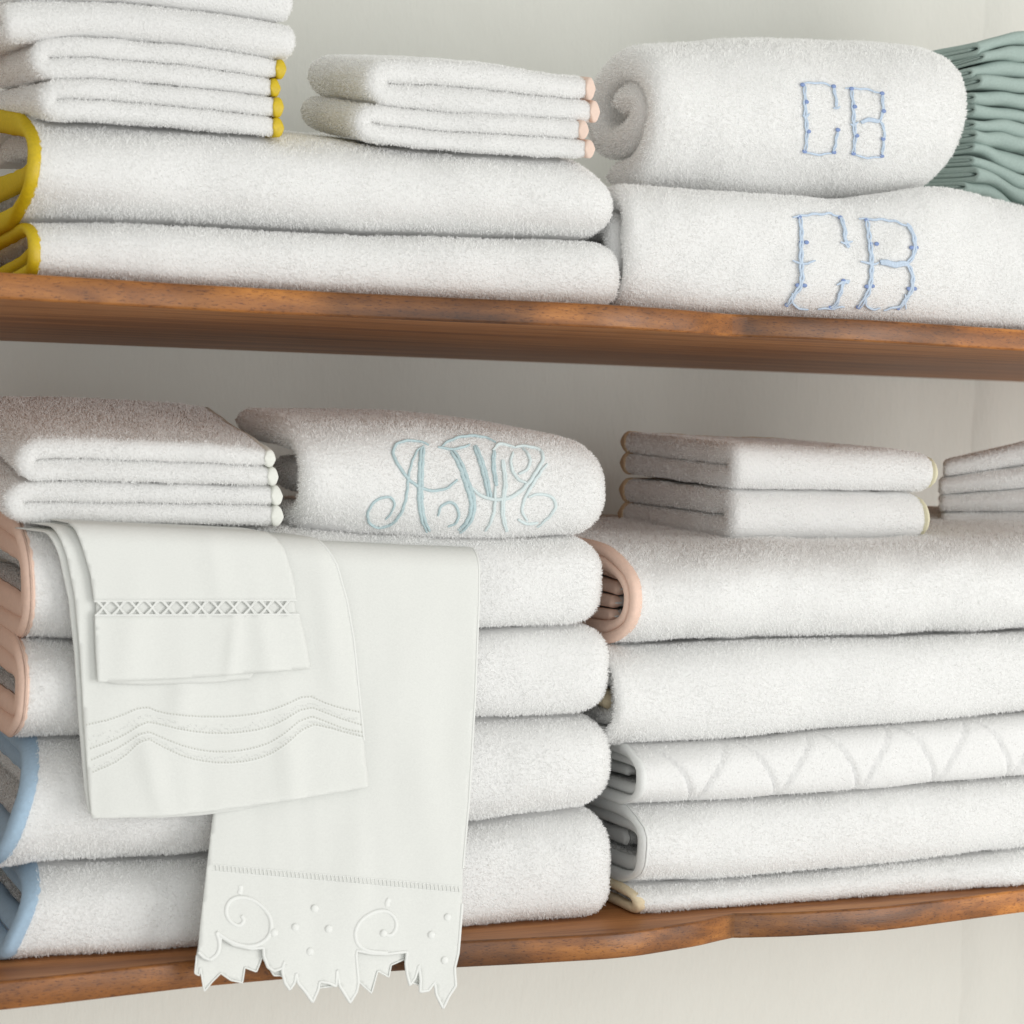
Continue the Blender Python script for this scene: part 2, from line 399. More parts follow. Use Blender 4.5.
def shelf(name, label, z, dx, ysc=1.0, TH=TH):
    L1 = [(x+dx, y*ysc) for x, y in E1]; L2 = [(x+dx, y*ysc) for x, y in E2]
    xl, yl = L1[0]; xr, yr = L2[-1]
    left = [(-1.05, -.02*ysc), (-.9, -.045*ysc), (-.75, -.06*ysc), (-.6, (yl-.004))]
    right = [(xr+.08, yr+.006), (xr+.16, yr+.02), (xr+.22, yr+.015), (xr+.35, yr-.02), (xr+.7, -.04), (1.25, -.04)]
    edge = left+L1+L2+right
    def lobe(P):
        P = resample(np.array(P), .005)
        for _ in range(2): P[1:-1] = P[1:-1]*.5+(P[:-2]+P[2:])*.25
        return P.tolist()
    edge = lobe(edge[:len(left)+len(L1)])+lobe(edge[len(left)+len(L1):])
    n = len(edge); c = .0016
    E = np.array(edge); Tn = np.gradient(E, axis=0); Tn /= np.linalg.norm(Tn, axis=1)[:, None]; Nn = np.stack([-Tn[:, 1], Tn[:, 0]], 1)
    V = []; rings = [(0, z-TH+c), (c, z-TH), (c, z), (0, z-c)]
    # rows: bottom-back, bottom-front (chamfered), front faces, top-front, top-back
    def row(off, zz): return [[E[i, 0]+Nn[i, 0]*off, E[i, 1]+Nn[i, 1]*off, zz] for i in range(n)]
    rows = [[[E[i, 0], YW-.003, z-TH] for i in range(n)], row(c, z-TH), row(c*.3, z-TH+c*.3), row(0, z-TH+c), row(0, z-c), row(c*.3, z-c*.3), row(c, z), [[E[i, 0], YW-.003, z] for i in range(n)]]
    for r in rows: V += r
    Fc = []; mi = []
    for r in range(len(rows)-1):
        for i in range(n-1):
            Fc.append((r*n+i, r*n+i+1, (r+1)*n+i+1, (r+1)*n+i)); mi.append(1 if r in (0, 6) else 0)
    for i in range(n-1): Fc.append((7*n+i, 7*n+i+1, i+1, i)); mi.append(1)
    Fc.append([r*n for r in range(8)]); mi.append(0); Fc.append([r*n+n-1 for r in range(8)][::-1]); mi.append(0)
    me = bpy.data.meshes.new(name); me.from_pydata(V, [], Fc); me.materials.append(WOOD); me.materials.append(FACE)
    me.polygons.foreach_set('material_index', np.array(mi, dtype=np.int32))
    nl = len(left)+len(L1)
    me.polygons.foreach_set('use_smooth', np.array([(n-1 <= q < 6*(n-1)) and abs(E[q % (n-1)+1][0]-dx) > .007 for q in range(len(Fc))], dtype=bool)); me.update()
    o = bpy.data.objects.new(name, me); COL.objects.link(o); o['label'] = label; o['category'] = 'shelf'; o['group'] = 'scalloped wooden shelves on the wall'
    return o
shelf('wooden_shelf', 'lower scalloped wooden shelf under the tall stacks of white bath towels', 0, 0)
shelf('wooden_shelf', 'upper scalloped wooden shelf under the yellow trimmed towels and blue monogrammed towels', ZU, -.0105, .9, .0136)

# ------------------------------------------------------------------ lower left stack
YF = .004
bA = Const(.0012)
bB = Bound([(-60, 884), (20, 878), (45, 873), (100, 868), (205, 858), (340, 843), (470, 828), (560, 815), (620, 807)], YF, -.0022)
bC = Bound([(-60, 748), (45, 742), (85, 739), (300, 730), (470, 720), (590, 716), (620, 714)], YF, -.0012)
bD = Bound([(-60, 646), (35, 643), (80, 645), (300, 640), (480, 633), (590, 627), (620, 625)], YF)
bE = Bound([(-60, 526), (0, 524), (60, 522), (200, 529), (300, 534), (400, 539), (480, 542), (590, 540), (620, 541)], YF)
def X(px, py, Y=YF): return float(onY((px, py), Y)[0])
G1 = 'bath towels stacked on the lower shelf'
bath('white blue bound bath towel lying directly on the lower shelf', X(34, 920), X(613, 870), bA, bB, YF, trim=BLUE, skew=.020, seed=1, group=G1, fr=.052, n=3.2, nb=14, rlb=0, trim_in=2, insets=(0, .006, .03), trimw=.010, tilt=.01)
bath('white bath towel with blue binding, second from the bottom of the left stack', X(31, 810), X(612, 770), bB, bC, YF, trim=BLUE, skew=.024, seed=2, group=G1, fr=.056, n=3.0, nb=3.4, trim_in=2, insets=(0, .007, .03), trimw=.010, tilt=.02)
bath('white bath towel with peach binding, just above the blue trimmed towels', X(31, 690), X(611, 670), bC, bD, YF+.001, trim=PEACH, skew=.002, seed=3, group=G1, fr=.045, n=4.6, trimw=.0072, tilt=.04, trim_in=2, insets=(0, .001, .02))
bath('white peach bound bath towel directly under the teal monogrammed towel and draped linens', X(36, 590), X(606, 585), bD, bE, YF+.001, trim=PEACH, skew=-.003, seed=4, group=G1, fr=.045, n=4, nb=5, trim_in=2, insets=(0, .001, .02), trimw=.0072, tilt=.09)

# ------------------------------------------------------------------ lower right stack
YR = .006
rA = Const(.0012)
rB = Bound([(590, 893), (645, 888), (760, 878), (880, 866), (1024, 849), (1200, 828)], YR, -.0026)
rC = Bound([(590, 812), (645, 806), (760, 798), (860, 789), (950, 782), (1024, 776), (1200, 760)], YR, -.0026)
rD = Bound([(590, 752), (640, 746), (760, 738), (860, 727), (950, 720), (1024, 713), (1200, 698)], YR, -.0026)
rE = Bound([(590, 645), (645, 646), (740, 640), (830, 638), (930, 636), (1024, 632), (1200, 622)], YR, -.0026)
rF = Bound([(560, 541), (640, 541), (735, 538), (860, 538), (940, 534), (1024, 529), (1200, 520)], .07, -.003)
XR = X(1180, 700)
bath('thin white towel with cream binding, lying directly on the lower shelf', X(646, 905), XR, rA, rB, YR, trim=CREAM, skew=-.002, seed=5, group=G1, fr=.028, n=2.4, nb=10, rlb=.1, t=.0062, trimw=.007, trimt=1.3)
bath('plain fluffy white towel with white binding between the thin towel and the quilted one', X(650, 845), XR, rB, rC, YR, trim=WHITEB, skew=.0, seed=6, group=G1, fr=.042, n=4.6, t=.0075, trimw=.006)
bath('white towel with quilted arc stitching, third from the bottom of the right stack', X(648, 778), XR, rC, rD, YR, trim=WHITEB, skew=.0, seed=7, group=G1, fr=.035, n=4.6, t=.0062, trimw=.006, quilt=True, amp=.0004, dens=.14)
T4, _, _ = bath('plain white bath towel directly under the peach trimmed one in the right stack', X(621, 690), XR, rD, rE, YR+.001, trim=None, skew=-.0, seed=8, group=G1, fr=.04, n=4.4, trimw=.012)
bath('puffy white bath towel with rolled peach binding at the top of the right stack', X(643, 590), XR, rE, rF, YR-.002, trim=PEACH, skew=-.0, seed=9, group=G1, fr=.055, n=2.5, t=.0062, trimw=.008, tilt=.05, insets=(0, -.0005, .002), rl=.35)
# small beige dotted edge that shows at the left end of the plain towel
v, f = sweep(np.array([[.012, 0], [.03, .002], [.05, 0]]), .012, 0, .012, .004, .003); p0 = onY((606, 702), .03)
v = np.stack([p0[0]+v[:, 2], .02+v[:, 0], p0[2]+v[:, 1]], 1); 
link_mesh('dotted_edge', v, orient(v, f), CREAM, T4)
link_mesh('edge_dots', *merge([blob(p0+np.array([-.0005+.001*q, .012+.007*q, .005-.006*(q % 2)]), .0022) for q in range(4)]), BEAD, T4)

# ------------------------------------------------------------------ upper left stack
YU = .002
uA = Const(ZU+.0012)
uB = Bound([(-80, 214), (38, 217), (160, 221), (300, 228), (450, 234), (620, 238)], YU)
uC = Bound([(-80, 108), (0, 113), (60, 118), (200, 128), (290, 136), (400, 146), (520, 152), (585, 156), (605, 166), (630, 172)], YU)
G2 = 'yellow trimmed bath towels on the upper shelf'
bath('flatter white bath towel with yellow binding resting directly on the upper shelf', X(40, 245), X(622, 270), uA, uB, YU, trim=YELLOW, seed=21, group=G2, fr=.04, n=3.0, nb=6, rlb=0, plan='open', trim_in=2, trimw=.0072, t=.0068, insets=(0, .006, .02))
bath('thicker white bath towel with yellow binding lying on the flatter yellow trimmed towel', X(40, 165), X(613, 195), uB, uC, YU, trim=YELLOW, seed=22, group=G2, fr=.052, n=2.9, nb=2.6, plan='open', trim_in=2, trimw=.0078, t=.0075, tilt=.18, skew=.006, insets=(0, .008, .022))

# ------------------------------------------------------------------ washcloths
GY = 'white washcloths stacked at the upper left'
YY = .012
wash_side('white washcloth with yellow edges, lowest of its pile', [(20, 119), (110, 121), (200, 128), (285, 138)], [(25, 78), (110, 79), (200, 88), (285, 98)], (38, 100), (280, 120), YY, .15, 41, YELLOW, tilt=.12, group=GY)
wash_side('white washcloth with yellow edges, second from the bottom of its pile', [(20, 78), (110, 79), (200, 88), (285, 98)], [(20, 37), (80, 36), (180, 43), (285, 60)], (30, 60), (277, 80), YY, .15, 42, YELLOW, tilt=.12, group=GY, dxt=.003)
wash_front('thick plain white washcloth lying on the yellow edged ones', [(0, 42), (30, 42), (80, 36), (180, 43), (297, 61)], [(0, 0), (120, 0), (200, 10), (260, 18), (300, 26)], (6, 20), (298, 40), YY-.002, .15, 43, tilt=.1, group=GY)
wash_front('plain white washcloth at the very top of the upper left pile', [(0, 0), (120, 0), (200, 10), (260, 18), (300, 24)], [(0, -32), (120, -34), (200, -28), (300, -16)], (14, -15), (292, 5), YY, .15, 44, tilt=.1, group=GY)
GP = 'peach edged washcloths on the upper shelf'
YP = .012
wash_side('lower of the two folded white washcloths with pale peach edges', [(355, 140), (440, 151), (520, 157), (600, 161)], [(355, 104), (440, 112), (520, 118), (600, 124)], (355, 122), (586, 142), YP, .125, 45, PALEPEACH, tilt=.20, group=GP, dxt=-.004, yaw=-.05)
wash_side('upper of the two folded white washcloths with pale peach edges', [(365, 104), (440, 113), (520, 119), (600, 124)], [(365, 59), (440, 60), (500, 66), (560, 78), (600, 79)], (366, 82), (592, 102), YP, .125, 46, PALEPEACH, tilt=.19, group=GP, dxt=-.003, yaw=-.03)
GL = 'washcloths beside the teal monogrammed towel'
YL = .016
wash_side('lower of two folded washcloths beside the teal monogrammed towel, lying on linen', [(0, 524), (60, 524), (160, 525), (285, 527)], [(10, 483), (80, 482), (180, 485), (285, 486)], (5, 503), (277, 505), YL, .16, 47, SAGE, tilt=.13, group=GL, trimw=.0065)
wash_side('upper of two folded washcloths beside the teal monogrammed towel', [(10, 483), (80, 482), (180, 485), (285, 486)], [(15, 441), (60, 438), (160, 441), (240, 446), (285, 452)], (15, 462), (272, 470), YL, .16, 48, SAGE, tilt=.165, group=GL, trimw=.006, yaw=-.03, dxt=-.002)
GR = 'pale edged washcloths on the right stack'
YWR = .062
wash_front('lower of the two washcloths with pale yellow edges on the peach trimmed towel', [(735, 543), (830, 544), (935, 542)], [(735, 490), (830, 491), (935, 493)], (733, 515), (930, 515), YWR, .165, 49, YEDGE, TANEDGE, tilt=.03, group=GR)
wash_front('upper of the two washcloths with pale yellow edges on the peach trimmed towel', [(735, 490), (830, 491), (935, 493)], [(735, 443), (830, 449), (900, 450), (940, 455)], (736, 466), (937, 470), YWR, .165, 50, YEDGE, TANEDGE, tilt=.05, group=GR)
GB = 'blue edged washcloths at the right edge'
YB = .15
for k, lab in enumerate(('lowest of the small washcloths at the right edge of the photo', 'second lowest of the small washcloths at the right edge of the photo',
                         'third of the small washcloths at the right edge, with a blue trim end', 'topmost of the small washcloths at the right edge, sloping up to the right')):
    a0, a1 = 529, 461; s0 = a0+(a1-a0)*k/4; s1 = a0+(a1-a0)*(k+1)/4; r0 = 534+(438-534)*k/4; r1 = 534+(438-534)*(k+1)/4
    wash_front(lab, [(940, s0), (1024, r0)], [(940, s1), (1024, r1)], (940+(3 if k in (0, 3) else 0), 490), (1120, 480), YB, .09, 51+k, None, SKY if k in (1, 2) else TANEDGE, group=GB, yaw=-.62)

# ------------------------------------------------------------------ monogrammed towels
def spiral(H, w, t):
    P = []; turns = 2.35
    for q in np.linspace(0, turns*2*math.pi, 150):
        k = q/(2*math.pi); rz = H/2-t/2-k*(t*1.12); ry = w/2-t/2-k*(t*1.12)
        if rz < t*.3: break
        an = -math.pi*.42-q
        P.append([w/2+max(ry, t*.35)*math.cos(an), H/2+rz*math.sin(an)])
    return np.array(P)[::-1]
def rolled():
    Y = .008
    zb = Bound([(600, 180), (665, 184), (740, 190), (860, 196), (905, 196), (940, 194), (965, 188), (985, 176)], Y)
    zt = Bound([(540, 42), (620, 30), (720, 22), (800, 21), (860, 24), (900, 29), (930, 34), (960, 44), (985, 62)], Y+.06)
    x0, x1 = X(660, 110, Y), X(986, 120, Y); H = .094; w = .125; t = .0185
    N1 = Noise(61, .06); N2 = Noise(62, .02)
    def mapf(V):
        a, b, l = V.T; lo, hi = zb(l), zt(l)
        er = np.clip((x1-l)/.030, 0, 1); f = .70+.30*np.sqrt(np.clip(1-(1-er)**2, 0, 1))
        z = lo+(.5+(b/H-.5)*f)*(hi-lo); y = Y+w/2+(a-w/2)*f+.10*(l-x0)*0
        P = np.stack([l, y, z], 1)
        x = l-.16*np.clip(1-(l-x0)/.06, 0, 1)*(z-(lo+hi)/2)*.4
        return np.stack([x, y+N1(P)*.0016+N2(P)*.0006, z+N1(P+4)*.0010], 1)
    v, f = sweep(spiral(H, w, t), t, x0, x1, .0045, .0055, er=t*.5); v = mapf(v)
    T = thing('rolled_towel', 'rolled white towel with small blue letters, lying on the larger monogrammed towel', 'towel', ((x0+x1)/2, Y+w/2, float(zb(np.array([.1]))[0])))
    return T, terry('rolled_terry', v, orient(v, f), T, dens=1.1, flen=1.25)
TROLL, DROLL = rolled()
YM = .002
zmB = Const(ZU+.001)
zmT = Bound([(590, 176), (612, 179), (700, 186), (800, 193), (860, 196), (900, 190), (950, 182), (985, 187), (1024, 199), (1100, 215), (1200, 225)], YM)
TBIG, DBIG, _ = bath('large folded white towel with big blue letters, beneath the rolled towel', X(629, 250), X(1190, 260), zmB, zmT, YM, fr=.03, n=4, nb=6, t=.015, seed=63, tilt=.02, trim=None, amp=.002, dens=1.1, name='folded_towel', insets=(0, -.004, .012))
YA = .010
zaB = Bound([(270, 500), (285, 520), (310, 534), (350, 539), (420, 542), (480, 544), (540, 542), (590, 538), (610, 530)], YA)
zaT = Bound([(250, 418), (300, 424), (360, 424), (440, 425), (500, 430), (550, 436), (590, 443), (612, 450)], YA)
TAMR, DAMR, _ = bath('white folded towel with pale teal swirling monogram on the lower left stack', X(306, 480), X(613, 500), zaB, zaT, YA, depth=.135, fr=.038, n=3.0, t=.0155, seed=64, tilt=.09, amp=.0018, dens=1.1, name='folded_towel', endr=.017, skew=-.004, insets=(0, .006, .012))

# ------------------------------------------------------------------ teal napkins
GT = 'teal napkins stacked behind the rolled towel'
YT = .10; NT = 12
tlab = ['lowest', 'second lowest', 'third lowest', 'fourth lowest', 'fifth lowest', 'sixth lowest', 'sixth from the top', 'fifth from the top', 'fourth from the top', 'third from the top', 'second from the top', 'topmost']
top = [(900, 58), (930, 48), (975, 40), (1024, 29), (1120, 20)]; bot = [(900, 172), (930, 178), (975, 192), (1005, 200), (1024, 214), (1120, 236)]
TBt, TBb = Bound(top, YT), Bound(bot, YT)
for k in range(NT):
    jit = [Noise(200+j, .045, 6) for j in (k, k+1)]
    def lev(x, q, J=None):
        w = q/NT; base = TBb(x)+(TBt(x)-TBb(x))*w
        P = np.stack([x, np.zeros_like(x), np.zeros_like(x)], 1); return base+Noise(200+q, .05, 6)(P)*.0014*(1 if 0 < q < NT else .3)
    x0 = X(972, 100, YT)+random.uniform(0, .008); x1 = x0+.22; H = .0070; t = .0026
    P = upath(H, .12, .006, t/2, 2); P = P[2:]; 
    Nz = Noise(300+k, .05); off = random.uniform(-.003, .006)
    parts = []
    for Pq, tt in ((upath(H, .12, .005+.003*random.random(), t*.55, 2.0), t), (np.array([[.004+random.uniform(0, .004), H/2+.0002], [.05, H/2], [.11, H/2]]), .0016)):
        v, f = sweep(Pq, tt, 0, .2, .0022, .0035)
        a, b, l = v.T; x = x0+l-.35*a; lo, hi = lev(x, k), lev(x, k+1)
        z = lo+b/H*(hi-lo); y = YT+off+a+.12*l
        Q = np.stack([x, y, z], 1)
        v = np.stack([x, y+Nz(Q)*.0016, z+Nz(Q*[1.4, .3, 1]+5)*.0008], 1); parts.append((v, orient(v, f)))
    Vm, Fm = merge(parts)
    o = link_mesh('cloth_napkin', Vm, Fm, TEAL); o['label'] = '%s folded teal napkin of the pile behind the rolled towel' % tlab[k]; o['category'] = 'napkin'; o['group'] = GT

# ------------------------------------------------------------------ embroidery on terry
def bvh_of(d): return BVHTree.FromPolygons([Vector(v) for v in d['V']], [tuple(int(i) for i in f) for f in d['F']])
def cast(bv, p):
    r = ray(p); r = r/np.linalg.norm(r); h = bv.ray_cast(Vector(C), Vector(r), 5)
    if h[0] is None: return None
    return np.array(h[0]), np.array(h[1])
def embroider(d, parent, strokes, knots, org, sc, thread, kmat, rad=.00085, lift=.0016, wob=0, pname='monogram'):
    bv = bvh_of(d); parts = []; kn = []; W = np.array([0, -1, 0.])
    for s in strokes:
        mult = 1.0; double = 0
        if isinstance(s, tuple): s, mult, double = s
        P = smooth_poly([(org[0]+x/sc, org[1]+y/sc) for x, y in s], 2); P = resample(P, 1.6)
        for off in ((0,) if not double else (-double, double)):
            Tn = np.gradient(P, axis=0); Tn /= np.linalg.norm(Tn, axis=1)[:, None]+1e-9
            Q = P+np.stack([-Tn[:, 1], Tn[:, 0]], 1)*off
            if wob: Q = Q+np.stack([np.sin(np.arange(len(Q))*.9+off), np.cos(np.arange(len(Q))*.7)], 1)*wob
            pts = []
            for p in Q:
                h = cast(bv, p)
                if h is not None:
                    nn = h[1] if h[1]@(C-h[0]) > 0 else -h[1]
                    if not pts or abs(h[0][1]-pts[-1][1]) < .02: pts.append(h[0]+nn*lift)
            if len(pts) < 3: continue
            pts = np.array(pts); k = np.linspace(0, math.pi, len(pts))
            r = rad*mult*(.55+.45*np.sin(k)**.5)
            parts.append(tube(pts, r, 7, .75)); d['bare'] += [tuple(q) for q in pts]
    root = None
    if parts: root = link_mesh(pname, *merge(parts), thread, parent)
    for (x, y) in knots:
        h = cast(bv, (org[0]+x/sc, org[1]+y/sc))
        if h is not None: kn.append(blob(h[0]+np.array([0, -.0014, 0]), .0014, (1.3, .5, .9)))
        if h is not None: d['bare'].append(tuple(h[0]))
    for q in kn: link_mesh('thread_knot', *q, kmat, root or parent)
o4 = (760, 60); s4 = 3.793
small = [([(165, 95), (168, 160), (168, 210), (176, 270), (170, 345)], 1, .9), [(150, 92), (200, 88), (240, 90), (275, 102)], ([(272, 98), (285, 140), (288, 180)], 1, .6),
         [(165, 345), (200, 355), (240, 355), (278, 348)], ([(292, 266), (285, 310), (276, 350)], .9, .6), [(275, 180), (290, 184), (302, 178)], [(158, 208), (170, 218), (186, 205)],
         ([(343, 110), (352, 180), (352, 240), (360, 290), (350, 355)], 1, .9), [(320, 108), (345, 110), (400, 112), (458, 130)], ([(460, 128), (466, 200), (452, 228)], 1, .7),
         ([(380, 234), (415, 224), (452, 232)], 1.5, .6), ([(452, 230), (470, 260), (465, 310), (460, 362)], .9, .6), [(350, 352), (375, 364), (410, 369), (458, 365)], [(340, 240), (352, 250), (372, 235)]]
embroider(DROLL, TROLL, small, [(172, 160), (180, 272), (157, 95), (165, 348), (275, 101), (276, 351), (291, 266), (343, 110), (355, 178), (363, 288), (350, 356), (459, 128), (465, 195), (463, 300), (458, 365)], o4, s4, LBLUE, DBLUE, .0007, .0011, .45)
big = [([(145, 595), (152, 650), (152, 700), (152, 770), (158, 850), (130, 885), (98, 930)], 1.1, 1.1), [(118, 598), (150, 594), (200, 587), (260, 587), (302, 598)], ([(300, 598), (318, 640), (315, 690), (335, 712)], 1.1, .8),
       [(300, 690), (318, 700), (345, 690)], [(120, 760), (150, 778), (205, 765)], [(118, 880), (118, 915), (140, 937), (165, 943), (180, 940)], ([(335, 838), (312, 840), (300, 880), (285, 925), (262, 940)], 1, .8),
       [(285, 850), (312, 840), (330, 848)], [(215, 938), (262, 940), (315, 932)],
       ([(402, 608), (412, 690), (420, 770), (414, 858), (396, 900), (368, 938)], 1.1, 1.1), [(372, 604), (410, 608), (470, 607), (530, 620), (575, 645)], ([(552, 622), (578, 660), (584, 712), (575, 752), (548, 772)], 1.1, .9),
       ([(452, 766), (500, 776), (555, 772)], 1.8, 1.0), [(378, 765), (420, 778), (446, 768)], ([(552, 774), (574, 805), (574, 865), (552, 905), (520, 942)], 1.1, .9), [(396, 900), (396, 930), (430, 944), (452, 938)], [(465, 945), (510, 936), (545, 920)], [(545, 885), (548, 940)]]
embroider(DBIG, TBIG, big, [(145, 597), (152, 693), (172, 692), (138, 855), (165, 856), (98, 930), (300, 598), (312, 838), (262, 940), (400, 608), (415, 698), (438, 698), (400, 860), (422, 858), (368, 938), (570, 712), (588, 712), (560, 868), (582, 868), (520, 942)], o4, s4, LBLUE, DBLUE, .00080, .0015, .5)
o3 = (340, 400); s3 = 3.938
amr = [([(462, 312), (430, 345), (380, 360), (320, 352), (268, 315), (230, 260), (205, 215), (215, 175), (260, 160), (310, 163), (350, 178)], 1.1, 0),
       [(330, 180), (295, 205), (268, 290), (262, 380), (240, 450), (200, 492), (150, 503), (112, 485), (106, 440), (135, 395), (180, 378), (214, 390), (212, 430), (180, 468)],
       ([(325, 185), (318, 250), (315, 330), (314, 400), (325, 470), (348, 515)], 1.3, 1.3),
       [(395, 188), (430, 158), (500, 141), (570, 146), (612, 168)], [(385, 185), (430, 196), (470, 192), (512, 176)],
       ([(440, 200), (475, 255), (495, 320), (520, 385), (522, 440), (500, 490), (468, 515)], 1.4, 1.6),
       [(385, 455), (398, 412), (438, 398), (468, 430), (464, 480), (425, 498)], ([(530, 180), (556, 245), (575, 315), (590, 385)], 1.3, 1.2),
       ([(607, 200), (602, 260), (616, 340)], 1, .8)]
amr2 = [[(610, 340), (610, 420), (592, 485), (570, 515)], ([(640, 235), (652, 330), (640, 400), (640, 460), (656, 515)], 1, .8),
        ([(690, 185), (740, 182), (792, 198), (802, 232), (770, 285), (740, 330), (695, 372), (640, 395), (560, 385), (500, 330)], 1.2, 0), [(680, 205), (668, 250), (690, 308), (738, 330)],
        [(718, 190), (748, 222), (745, 270), (702, 292)], [(815, 250), (770, 310), (722, 390), (712, 440), (738, 475)], [(740, 382), (790, 366), (840, 385), (852, 420), (822, 462), (775, 500)], [(600, 200), (625, 170), (660, 180), (690, 190)],
        [(780, 480), (740, 490), (700, 470)]]
embroider(DAMR, TAMR, amr, [], o3, s3, AQUA, AQUA, .0009, .0005, .25)
embroider(DAMR, TAMR, amr2, [], o3, s3, PALEAQUA, AQUA, .0010, .0005, .25)

# ------------------------------------------------------------------ draped linens
class Drape:
    def __init__(s, lift, r, seed, amp, swing, rid=()):
        s.rid = [(float(onY(p, -.01)[0]), float(onY(p, -.01)[2]), a, w, sl, hz) for p, a, w, sl, hz in rid]
        s.N0 = Noise(71, .09, 8); s.N1 = Noise(72, .035, 8); s.N3 = Noise(seed+2, .016, 8)
        s.lift, s.r, s.amp, s.swing = lift, r, amp, swing; s.N = Noise(seed, .09, 8); s.N2 = Noise(seed+1, .035, 8)
    def yhang(s, x, z):
        q = np.clip((.13-z)/.15, 0, 1); base = YF-.004-s.lift-s.swing*q*q*(3-2*q)
        zt = .24; w = np.clip((zt-z)/.09, 0, 1)
        P = np.array([[x, 0, z*.35]]); P2 = np.array([[x, 0, z*.5]])
        P3 = np.array([[x, 0, z*.12]])
        for rx, rz, ra, rw, sl, hz in s.rid:
            base -= ra*math.exp(-((x-rx-sl*(z-rz))/rw)**2)*math.exp(-((z-rz)/hz)**2)
        return base-w*(float(s.N0(P)[0])*.0010+float(s.N1(P2)[0])*.0003)-s.amp*w*(float(s.N(P)[0])*.55+float(s.N2(P2)[0])*.35+float(s.N3(P3)[0])*.16)
    def __call__(s, p, extra=0):
        Y = YF-.008
        for _ in range(4): w = onY(p, Y); Y = s.yhang(w[0], w[2])
        x, z = w[0], w[2]; zt = float(bE(np.array([x]))[0])-.0055+s.lift*.45; r = s.r
        u = r-(zt-z)
        if u <= 0: return np.array([x, Y-extra, z])
        y0 = s.yhang(x, zt-r)
        if u < math.pi*r/2: th = u/r; return np.array([x, y0+r*(1-math.cos(th))-extra*math.cos(th), zt-r+r*math.sin(th)+extra*math.sin(th)])
        d = u-math.pi*r/2; return np.array([x, y0+r+d, zt+extra+.05*d])
def panel(name, poly, dr, parent, extra=0, step=4.0, thick=.0007, m=LINEN):
    P = [tuple(p) for p in resample(np.array(list(poly)+[poly[0]], float), 3.0)[:-1]]; n = len(P)
    A = np.array(P); B = np.roll(A, -1, 0); x0, y0 = A.min(0); x1, y1 = A.max(0)
    pts = [Vector(p) for p in P]
    rr = random.Random(5)
    for i, x in enumerate(np.arange(x0+step/2, x1, step)):
        for y in np.arange(y0+step/2, y1, step):
            q = np.array([x+rr.uniform(-.3, .3), y+rr.uniform(-.3, .3)]); dd = B-A; tt = np.clip(((q-A)*dd).sum(1)/((dd*dd).sum(1)+1e-9), 0, 1)
            if np.min(np.linalg.norm(A+dd*tt[:, None]-q, axis=1)) > 1.7: pts.append(Vector(q))
    co, ed, fc, *_ = delaunay_2d_cdt(pts, [(i, (i+1) % n) for i in range(n)], [tuple(range(n))], 1, .01)
    V = [dr((c.x, c.y), extra) for c in co]
    o = link_mesh(name, V, [tuple(f)[::-1] for f in fc], m, parent)
    md = o.modifiers.new('thickness', 'SOLIDIFY'); md.thickness = thick; md.offset = 0
    return o
def cords(name, lines, dr, parent, r, extra, m=LTHREAD, flat=.8):
    parts = [tube([dr(p, extra) for p in resample(np.array(l, float), 1.5)], r, 6, flat) for l in lines]
    return [link_mesh(name, *q, m, parent) for q in parts]
def Z1(x, y): return (180+x/3.413, 780+y/3.413)
GT3 = 'white linen guest towels draped over the left stack'
D3 = Drape(.001, .012, 171, .0009, .030, [((300, 700), .0016, .010, .1, .06), ((420, 760), .0018, .012, -.08, .07), ((350, 860), .0012, .007, .0, .04)]); D2 = Drape(.0055, .012, 73, .0012, .031, [((150, 770), .0022, .006, -.25, .03), ((180, 700), .0014, .008, .3, .03), ((290, 760), .0018, .009, -.1, .04), ((330, 620), .0016, .008, -.2, .05)]); D1 = Drape(.0095, .010, 75, .0010, .024, [((231, 650), .0018, .0035, .1, .022), ((262, 640), .0016, .006, -.15, .03), ((130, 640), .0012, .008, 0, .03), ((215, 570), .0012, .006, -.2, .02)])
c0 = onY((400, 640), -.01)
T3 = thing('linen_towel', 'long white linen towel with scalloped embroidered hem hanging past the lower shelf', 'linen towel', c0, GT3)
right = [(462, 868), (468, 800), (474, 700), (478, 600), (478.5, 545), (478, 470)]
front = [(60, 585), (78, 603), (100, 612), (122, 598), (133, 570), (137, 532), (180, 560), (240, 574), (282, 570), (284, 600), (298, 636), (318, 650), (345, 640), (355, 614), (346, 650), (356, 690), (372, 713), (388, 690), (394, 655), (400, 690), (425, 720), (450, 756),
         (468, 715), (474, 686), (505, 690), (530, 702), (532, 645), (542, 700), (578, 757), (600, 720), (606, 690), (602, 640), (598, 600), (600, 580), (650, 590), (700, 592), (772, 584), (768, 625), (772, 660), (782, 698), (800, 672), (812, 630), (818, 680), (816, 720), (845, 716), (866, 688), (872, 730), (895, 777), (915, 735), (938, 700), (934, 640), (946, 590), (950, 545), (960, 420)]
fp = [Z1(*p) for p in front]
panel('front_layer', [(262, 470), (240, 600), (226, 700), (214, 800), (206, 868), (199, 930)]+fp+right, D3, T3, .0012)
back = [(58, 600), (52, 660), (66, 668), (70, 640), (84, 722), (110, 690), (140, 660), (175, 684), (214, 692), (222, 640), (262, 655), (282, 605), (322, 668), (345, 668), (420, 700), (440, 715), (560, 700), (612, 690), (655, 728), (676, 652), (714, 673), (722, 632), (768, 612), (786, 690), (818, 700), (868, 690), (900, 740), (934, 640), (948, 560)]
panel('back_layer', [(264, 470), (242, 600), (229, 700), (216, 800), (208, 868), (201, 935)]+[Z1(*p) for p in back]+[(460, 868), (466, 800), (472, 700), (476, 600), (476, 480)], D3, T3, -.0012)
cords('satin_edge', [fp[:6], fp[5:32], fp[31:]], D3, T3, .0009, .0014)
